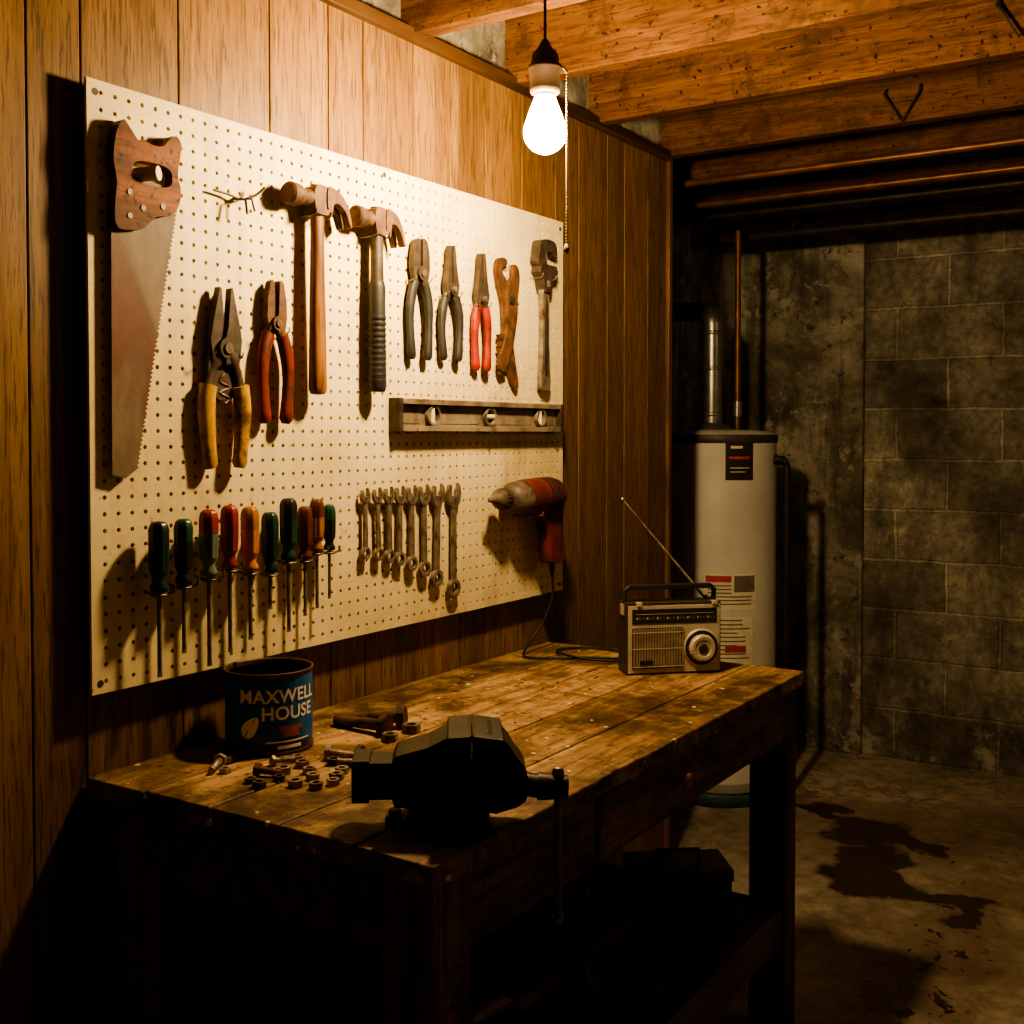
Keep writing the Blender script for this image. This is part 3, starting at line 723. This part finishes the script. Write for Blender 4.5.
def patch(w, r, a0, a1, z0, z1, mat, n=12):
    vs = []; 
    for k in range(n+1):
        a = a0+(a1-a0)*k/n; vs += [(r*math.cos(a), r*math.sin(a), z0), (r*math.cos(a), r*math.sin(a), z1)]
    w.add(vs, [(2*k, 2*k+2, 2*k+3, 2*k+1) for k in range(n)], mat, True)
fa = R(-45+16)
for dz in (0, .0006):
    wrap_text(w, 'MAXWELL', .0325, fa+.02+dz*12, .094+dz, M_cwhite, r+.0008+dz*.2)
    wrap_text(w, 'HOUSE', .0325, fa+.22+dz*12, .064+dz, M_cwhite, r+.0008+dz*.2)
leaf = []
for k in range(20):
    a = 2*math.pi*k/20; q = (math.cos(a)*.022, math.sin(a)*.013*(1-.35*math.cos(a))); c_, s__ = math.cos(.9), math.sin(.9)
    leaf.append((q[0]*c_-q[1]*s__, q[0]*s__+q[1]*c_))
la = fa-.70
rr = r+.0009; w.add([(rr*math.cos(la+a/rr), rr*math.sin(la+a/rr), .052+b) for a, b in leaf] + [(rr*math.cos(la), rr*math.sin(la), .052)], [(k, (k+1) % 20, 20) for k in range(20)], M_cwhite)
rr = r+.0013; w.add([(rr*math.cos(la+a/rr), rr*math.sin(la+a/rr), .052+b) for a, b in ((-.012,-.017),(-.010,-.018),(.010,.016),(.009,.017))], [(0,1,2,3)], M_cblue)
patch(w, r+.0009, fa-.05, fa+.55, .044, .052, M_cred); patch(w, r+.0009, fa+.02, fa+.45, .032, .044, M_cred)
patch(w, r+.0009, fa-.35, fa+.75, .0235, .026, M_cwhite); patch(w, r+.0011, fa-.1, fa+.5, .012, .018, M_cwhite)
w.build(loc=(.090,1.487,BT+.0005))

# loose hardware ------------------------------------------------------------------
hexp = lambda r: [(r*math.cos(k*math.pi/3), r*math.sin(k*math.pi/3)) for k in range(6)]
M_nut = pm('bright_nut_steel', (.38,.31,.23), (.17,.12,.08), 50, .38, .35, .1, grime=(RUSTC, .58))
w = MB('loose_nuts_and_bolts')
def nut(x, y, r, h, z=BT):
    w.T = Matrix.Translation((x,y,z+.0005)) @ Matrix.Rotation(random.random()*6,4,'Z')
    O = []; I = []
    for k in range(24):
        a = 2*math.pi*k/24; O.append(raypoly(hexp(r),0,0,a+1e-4)); I.append((r*.52*math.cos(a), r*.52*math.sin(a)))
    w.ring(O, I, 0, h, random.choice([M_rust,M_nut,M_nut,M_steel])); w.T = Matrix.Identity(4)
def bolt(W, x, y, ang, L, r, mat, z=BT):
    hr_ = r*1.9
    W.T = Matrix.Translation((x,y,z+hr_*.87+.0005)) @ Matrix.Rotation(ang,4,'Z') @ Matrix.Rotation(math.atan2(hr_*.87-r, L),4,'Y') @ Matrix.Rotation(math.pi/2,4,'Y')
    W.prism(hexp(hr_), -r*1.3, 0, mat)
    prof = [(r,0),(r,L*.45)]; zz = L*.45
    while zz < L: prof += [(r*.86,zz+.0008),(r,zz+.0016)]; zz += .0016
    W.lathe(prof, mat, 14); W.T = Matrix.Identity(4)
for (x,y,r_) in ((.15,1.325,.010),(.255,1.30,.012),(.30,1.335,.013),(.335,1.345,.012),(.20,1.445,.011),(.235,1.42,.013),(.27,1.40,.012),(.27,1.46,.013),(.315,1.43,.012),(.235,1.375,.014),(.225,1.31,.010),(.30,1.47,.012),(.36,1.43,.011),(.345,1.375,.011),(.255,1.345,.010),(.33,1.40,.013)):
    nut(x, y, r_, r_*.85)
nut(.298,1.378,.012,.010); nut(.085,1.385,.012,.011); nut(.105,1.370,.011,.010)
bolt(w, .115,1.345,R(-60),.045,.006,M_nut); bolt(w, .21,1.345,R(20),.04,.006,M_rust); bolt(w, .245,1.48,R(25),.055,.007,M_nut)
bolt(w, .33,1.47,R(190),.05,.006,M_nut); bolt(w, .19,1.40,R(70),.035,.005,M_steel); bolt(w, .29,1.51,R(10),.04,.007,M_dsteel)
w.build(bevel=.0006)
w = MB('large_bolt'); bolt(w, .205,1.715,R(205),.125,.012,M_rust); w.build(bevel=.001)
w = MB('large_bolt'); bolt(w, .215,1.655,R(178),.115,.011,M_rust); w.build(bevel=.001)
w = MB('hex_nut'); nut(.250,1.70,.018,.016); w.build(bevel=.001)
w = MB('hex_nut'); nut(.255,1.630,.016,.014); w.build(bevel=.001)

# bench vise ------------------------------------------------------------------
w = MB('bench_vise')
w.lathe([(.066,0),(.068,.004),(.066,.014),(.052,.018),(.050,.028),(.058,.031),(.058,.038),(.040,.042)], M_iron, 36)
for a in (R(55),R(175),R(295)):
    w.T = Matrix.Rotation(a,4,'Z'); w.box((.045,-.018,0),(.084,.018,.014),M_iron); w.cyl((.072,0,.012),(.072,0,.020),.009,M_dsteel,n=6,smooth=False); w.T = Matrix.Identity(4)
TX = Matrix(((1,0,0,0),(0,0,-1,0),(0,.94,0,0),(0,0,0,1)))
w.T = TX
w.prism(smooth2([(-.070,.040),(.030,.040),(.037,.060),(.037,.118),(.034,.146),(.008,.146),(-.022,.130),(-.058,.120),(-.074,.106)],2), -.042, .042, M_iron)
w.box((-.126,.048,-.031),(.09,.104,.031),M_iron)
w.box((-.131,.044,-.034),(-.106,.108,.034),M_iron)
w.prism(smooth2([(.046,.030),(.104,.036),(.120,.056),(.118,.090),(.104,.112),(.082,.144),(.046,.148),(.043,.110)],2), -.040, .040, M_iron)
w.prism([(-.002,.112),(.036,.108),(.037,.152),(.006,.150)], -.064, .064, M_iron)
w.prism([(.0425,.108),(.092,.104),(.084,.146),(.0425,.152)], -.064, .064, M_iron)
w.box((.0365,.126,-.063),(.0392,.153,.063),M_dsteel); w.box((.0403,.126,-.063),(.043,.153,.063),M_dsteel)
w.T = Matrix.Identity(4)
w.cyl((.10,0,.058),(.138,0,.052),.017,M_iron); w.cyl((.136,0,.052),(.180,0,.050),.020,M_iron,.017)
w.cyl((.166,0,.070),(.166,0,-.142),.0062,M_steel)
for z in (.072,-.144): w.T = Matrix.Translation((.166,0,z)); w.lathe([(0,-.009),(.007,-.007),(.0095,0),(.007,.007),(0,.009)], M_steel, 16); w.T = Matrix.Identity(4)
w.cyl((-.03,.040,.035),(-.03,.075,.035),.006,M_dsteel); 
w.build(loc=(.604,1.325,BT+.0005), rot=(0,0,R(36)), bevel=.003, seg=3)

# radio ------------------------------------------------------------------------
M_rcase = pm('radio_dark_case', (.03,.022,.016), (.05,.035,.025), 30, .4)
M_rsil = pm('radio_silver', (.52,.45,.33), (.40,.34,.24), 25, .42, .25, .05)
M_rgr = pm('radio_grille_gold', (.32,.26,.17), (.22,.17,.11), 60, .45, .2)
M_rtxt = pm('radio_print', (.45,.37,.24), (.35,.28,.18), 30, .5)
w = MB('portable_radio'); W_, D_, H_ = .116, .034, .168
w.box((-W_,-D_,0),(W_,D_,H_),M_rcase)
w.box((-W_+.003,-D_-.004,.004),(W_-.003,-D_+.001,H_-.006),M_rsil)
w.box((-W_+.012,-D_-.0055,H_-.048),(W_-.012,-D_-.003,H_-.014),M_black)
for k in range(24):
    x = -W_+.022+k*.0083; w.box((x,-D_-.0060,H_-.038),(x+(.0008 if k%3 else .004),-D_-.005,H_-.033),M_rtxt)
w.box((-W_+.020,-D_-.0062,H_-.026),(W_-.020,-D_-.005,H_-.0250),M_rtxt)
w.box((-W_+.012,-D_-.0050,.014),(.020,-D_-.003,H_-.058),M_black)
for k in range(19):
    x = -W_+.0145+k*.0066; w.box((x,-D_-.0078,.016),(x+.0042,-D_-.0045,H_-.060),M_rgr)
for z in (.018,.060,.098): w.box((-W_+.012,-D_-.0085,z),(.020,-D_-.0065,z+.002),M_rsil)
w.box((-W_+.030,-D_-.0095,.024),(-W_+.062,-D_-.0075,.034),M_black)
w.T = Matrix.Translation((.066,-D_-.003,.060)) @ Matrix.Rotation(math.pi/2,4,'X')
w.lathe([(.044,0),(.045,.003),(.042,.005)], M_rsil, 40); w.lathe([(.0415,.004),(.040,.006),(.033,.006)], M_black, 40)
w.lathe([(.033,.004),(.032,.016),(.029,.019),(.021,.0185),(.019,.0165),(0,.0165)], M_rsil, 48, flute=.05, nf=24)
w.lathe([(.012,.0165),(.011,.019),(0,.019)], M_dsteel, 24); w.T = Matrix.Identity(4)
for x in (-W_+.03, .10): w.box((x-.006,-D_-.007,H_-.006),(x+.006,-D_+.01,H_+.002),M_rsil)
w.tube([(-W_+.006,0,H_-.02),(-W_+.004,0,H_+.026),(-W_+.014,0,H_+.034),(W_-.014,0,H_+.034),(W_-.004,0,H_+.026),(W_-.006,0,H_-.02)], .006, M_black, 10)
w.box((-W_+.012,-.013,H_+.029),(W_-.012,.013,H_+.039),M_black)
w.box((-W_-.004,-.01,H_-.030),(-W_+.004,.01,H_-.005),M_rsil); w.box((W_-.004,-.01,H_-.030),(W_+.004,.01,H_-.005),M_rsil)
base = Vector((W_-.018,.022,H_)); tip = Vector((-.108,.03,.41)); dv = tip-base
w.cyl(base, base+Vector((0,0,.008)), .006, M_chrome)
for k, r_ in enumerate((.0034,.0028,.0022,.0017)): w.cyl(base+dv*(k/4), base+dv*((k+1)/4), r_, M_nut, n=8)
w.T = Matrix.Translation(tip); w.lathe([(0,-.004),(.0035,0),(0,.004)], M_chrome, 10); w.T = Matrix.Identity(4)
w.build(loc=(.418,2.483,BT+.0005), rot=(0,0,R(44)), bevel=.0015)

# ------------------------------------------------------------------ water heater
M_heat = pm('heater_enamel', (.60,.58,.50), (.50,.47,.40), 5, .35, 0, .02, grime=((.34,.30,.22), .62))
M_hrim = pm('heater_dark_rim', (.06,.05,.045), (.04,.03,.025), 20, .5)
M_lab = pm('heater_label_dark', (.02,.018,.016), (.03,.025,.02), 30, .4)
M_labw = pm('heater_label_white', (.76,.70,.50), (.64,.58,.40), 30, .5)
M_labr = pm('heater_label_red', (.5,.05,.03), (.35,.04,.02), 30, .5)
M_labt = pm('heater_label_text', (.12,.10,.08), (.2,.17,.13), 90, .5)
M_base = pm('heater_base_blue', (.05,.09,.10), (.03,.06,.07), 20, .5)
w = MB('water_heater'); r = .220
w.lathe([(r-.03,.0),(r-.01,.0),(r-.01,.06),(r-.03,.06)], M_base, 48)
w.lathe([(r-.01,.055),(r,.06),(r,.09),(r+.002,.092),(r+.002,.10),(r,.102),(r,1.395)], M_heat, 72)
w.lathe([(r,1.395),(r+.004,1.40),(r+.005,1.415),(r+.001,1.428)], M_hrim, 72); w.lathe([(r+.001,1.428),(r-.02,1.438),(r-.08,1.446),(0,1.448)], M_heat, 72)
fa = R(-67.7)
a = fa+R(20); patch(w, r+.0015, a-.25, a+.25, 1.255, 1.395, M_lab)
patch(w, r+.0025, a-.16, a+.05, 1.375, 1.385, M_labw); patch(w, r+.0025, a-.19, a+.18, 1.335, 1.345, M_labr); patch(w, r+.0025, a-.17, a+.17, 1.30, 1.303, M_labw); patch(w, r+.0025, a-.17, a+.1, 1.285, 1.288, M_labw)
a = fa+R(12); patch(w, r+.0015, a-.46, a+.46, .76, .90, M_labw); patch(w, r+.0015, a-.35, a+.40, .55, .735, M_labw)
patch(w, r+.0025, a-.44, a+.0, .868, .892, M_labr); patch(w, r+.0025, a+.05, a+.43, .83, .892, M_labt)
for k in range(6): patch(w, r+.0025, a-.40, a+(.0 if k < 3 else .37), .852-k*.014, .857-k*.014, M_labt)
for k in range(10): patch(w, r+.0025, a-.31, a+random.uniform(.1,.35), .72-k*.016, .725-k*.016, M_labt)
patch(w, r+.0025, a-.1, a+.27, .60, .625, M_labr)
fx, fy = -.022, -.03
w.lathe([(.075,1.440),(.070,1.456),(.040,1.475)], M_flue, 32, o=(fx,fy,0))
w.tube(smoothpath([(fx,fy,1.46),(fx,fy,1.83),(fx-.01,fy+.01,1.89),(-.09,.02,1.92),(-.245,.06,1.93)],5), .040, M_flue, 24)
for z in (1.50,1.68,1.82): w.lathe([(.040,z),(.043,z+.004),(.043,z+.012),(.040,z+.016)], M_flue, 24, o=(fx,fy,0))
w.cyl((.040,.08,1.43),(.040,.08,2.24),.012,M_copper)
w.cyl((.040,.08,1.50),(.040,.08,1.56),.019,M_flue)
w.tube(smoothpath([(r-.01,.02,1.33),(r+.03,.02,1.33),(r+.045,.02,1.31),(r+.048,.02,1.20),(r+.048,.02,.15)],5), .013, M_pipe, 12)
w.cyl((r-.01,.02,1.33),(r+.035,.02,1.33),.020,M_pipe); w.box((r+.02,.0,1.345),(r+.06,.03,1.352),M_flue)
w.build(loc=(-.193,4.25,0.0), bevel=0)

# ------------------------------------------------------------------ hanging bulb
BX, BY, BZ = .412, 1.920, 2.030
m, t, b = nt('glowing_bulb'); b.inputs['Base Color'].default_value = (1,.9,.75,1)
b.inputs['Emission Color'].default_value = (1,.70,.345,1); b.inputs['Emission Strength'].default_value = 1180
M_bulb = m
M_sock = pm('socket_brown', (.045,.024,.012), (.025,.014,.007), 30, .55, .1)
w = MB('hanging_light_bulb')
prof = [(0,-.052)]
for k in range(1, 10):
    a = -math.pi/2 + k*math.pi/2/9*1.3; prof.append((.042*math.cos(a), -.010+.042*math.sin(a)))
prof += [(.032,.026),(.024,.046),(.019,.060)]
w.lathe(prof, M_bulb, 28)
w.lathe([(.019,.058),(.020,.060),(.019,.070)], M_steel, 24)
w.lathe([(.022,.064),(.029,.066),(.030,.074),(.029,.108),(.033,.110),(.033,.118),(.028,.122),(.026,.140),(.014,.154),(.008,.166),(.0035,.172)], M_sock, 28)
w.cyl((0,0,.165),(0,0,ZC-BZ),.003,M_black,n=8)
w.lathe([(.004,ZC-BZ-.03),(.035,ZC-BZ-.022),(.04,ZC-BZ)], M_sock, 28)
w.tube([(.020,.012,.115),(.032,.019,.114),(.036,.022,.106)], .003, M_brass, 8)
for k in range(54):
    z = .105-k*.0062; w.lathe([(0,-.0022),(.0019,-.001),(.0019,.001),(0,.0022)], M_brass, 6, o=(.036,.022,z))
w.lathe([(0,-.012),(.005,-.008),(.006,0),(.003,.008),(0,.010)], M_brass, 12, o=(.036,.022,.105-54*.0062-.006))
w.build(loc=(BX,BY,BZ))

# weak fill light added out of view at right, brightens back wall and floor
ld = bpy.data.lights.new('added_fill_light','POINT'); ld.energy = 8.5; ld.color = (1,.76,.46); ld.shadow_soft_size = .05
lo = bpy.data.objects.new('added_fill_light', ld); lo.location = (2.7,3.4,2.2); scn.collection.objects.link(lo)

wd = bpy.data.worlds.new('world'); scn.world = wd; wd.use_nodes = True
wd.node_tree.nodes['Background'].inputs[0].default_value = (.005,.004,.003,1)

# ------------------------------------------------------------------ camera
cd = bpy.data.cameras.new('camera'); cam = bpy.data.objects.new('camera', cd); scn.collection.objects.link(cam)
cam.location = (1.582, 0, 1.43); cam.rotation_euler = (R(88.5), 0, R(33)); cd.lens = 40.1; cd.sensor_width = 36
cd.shift_y = -.047; cd.clip_start = .05
scn.camera = cam
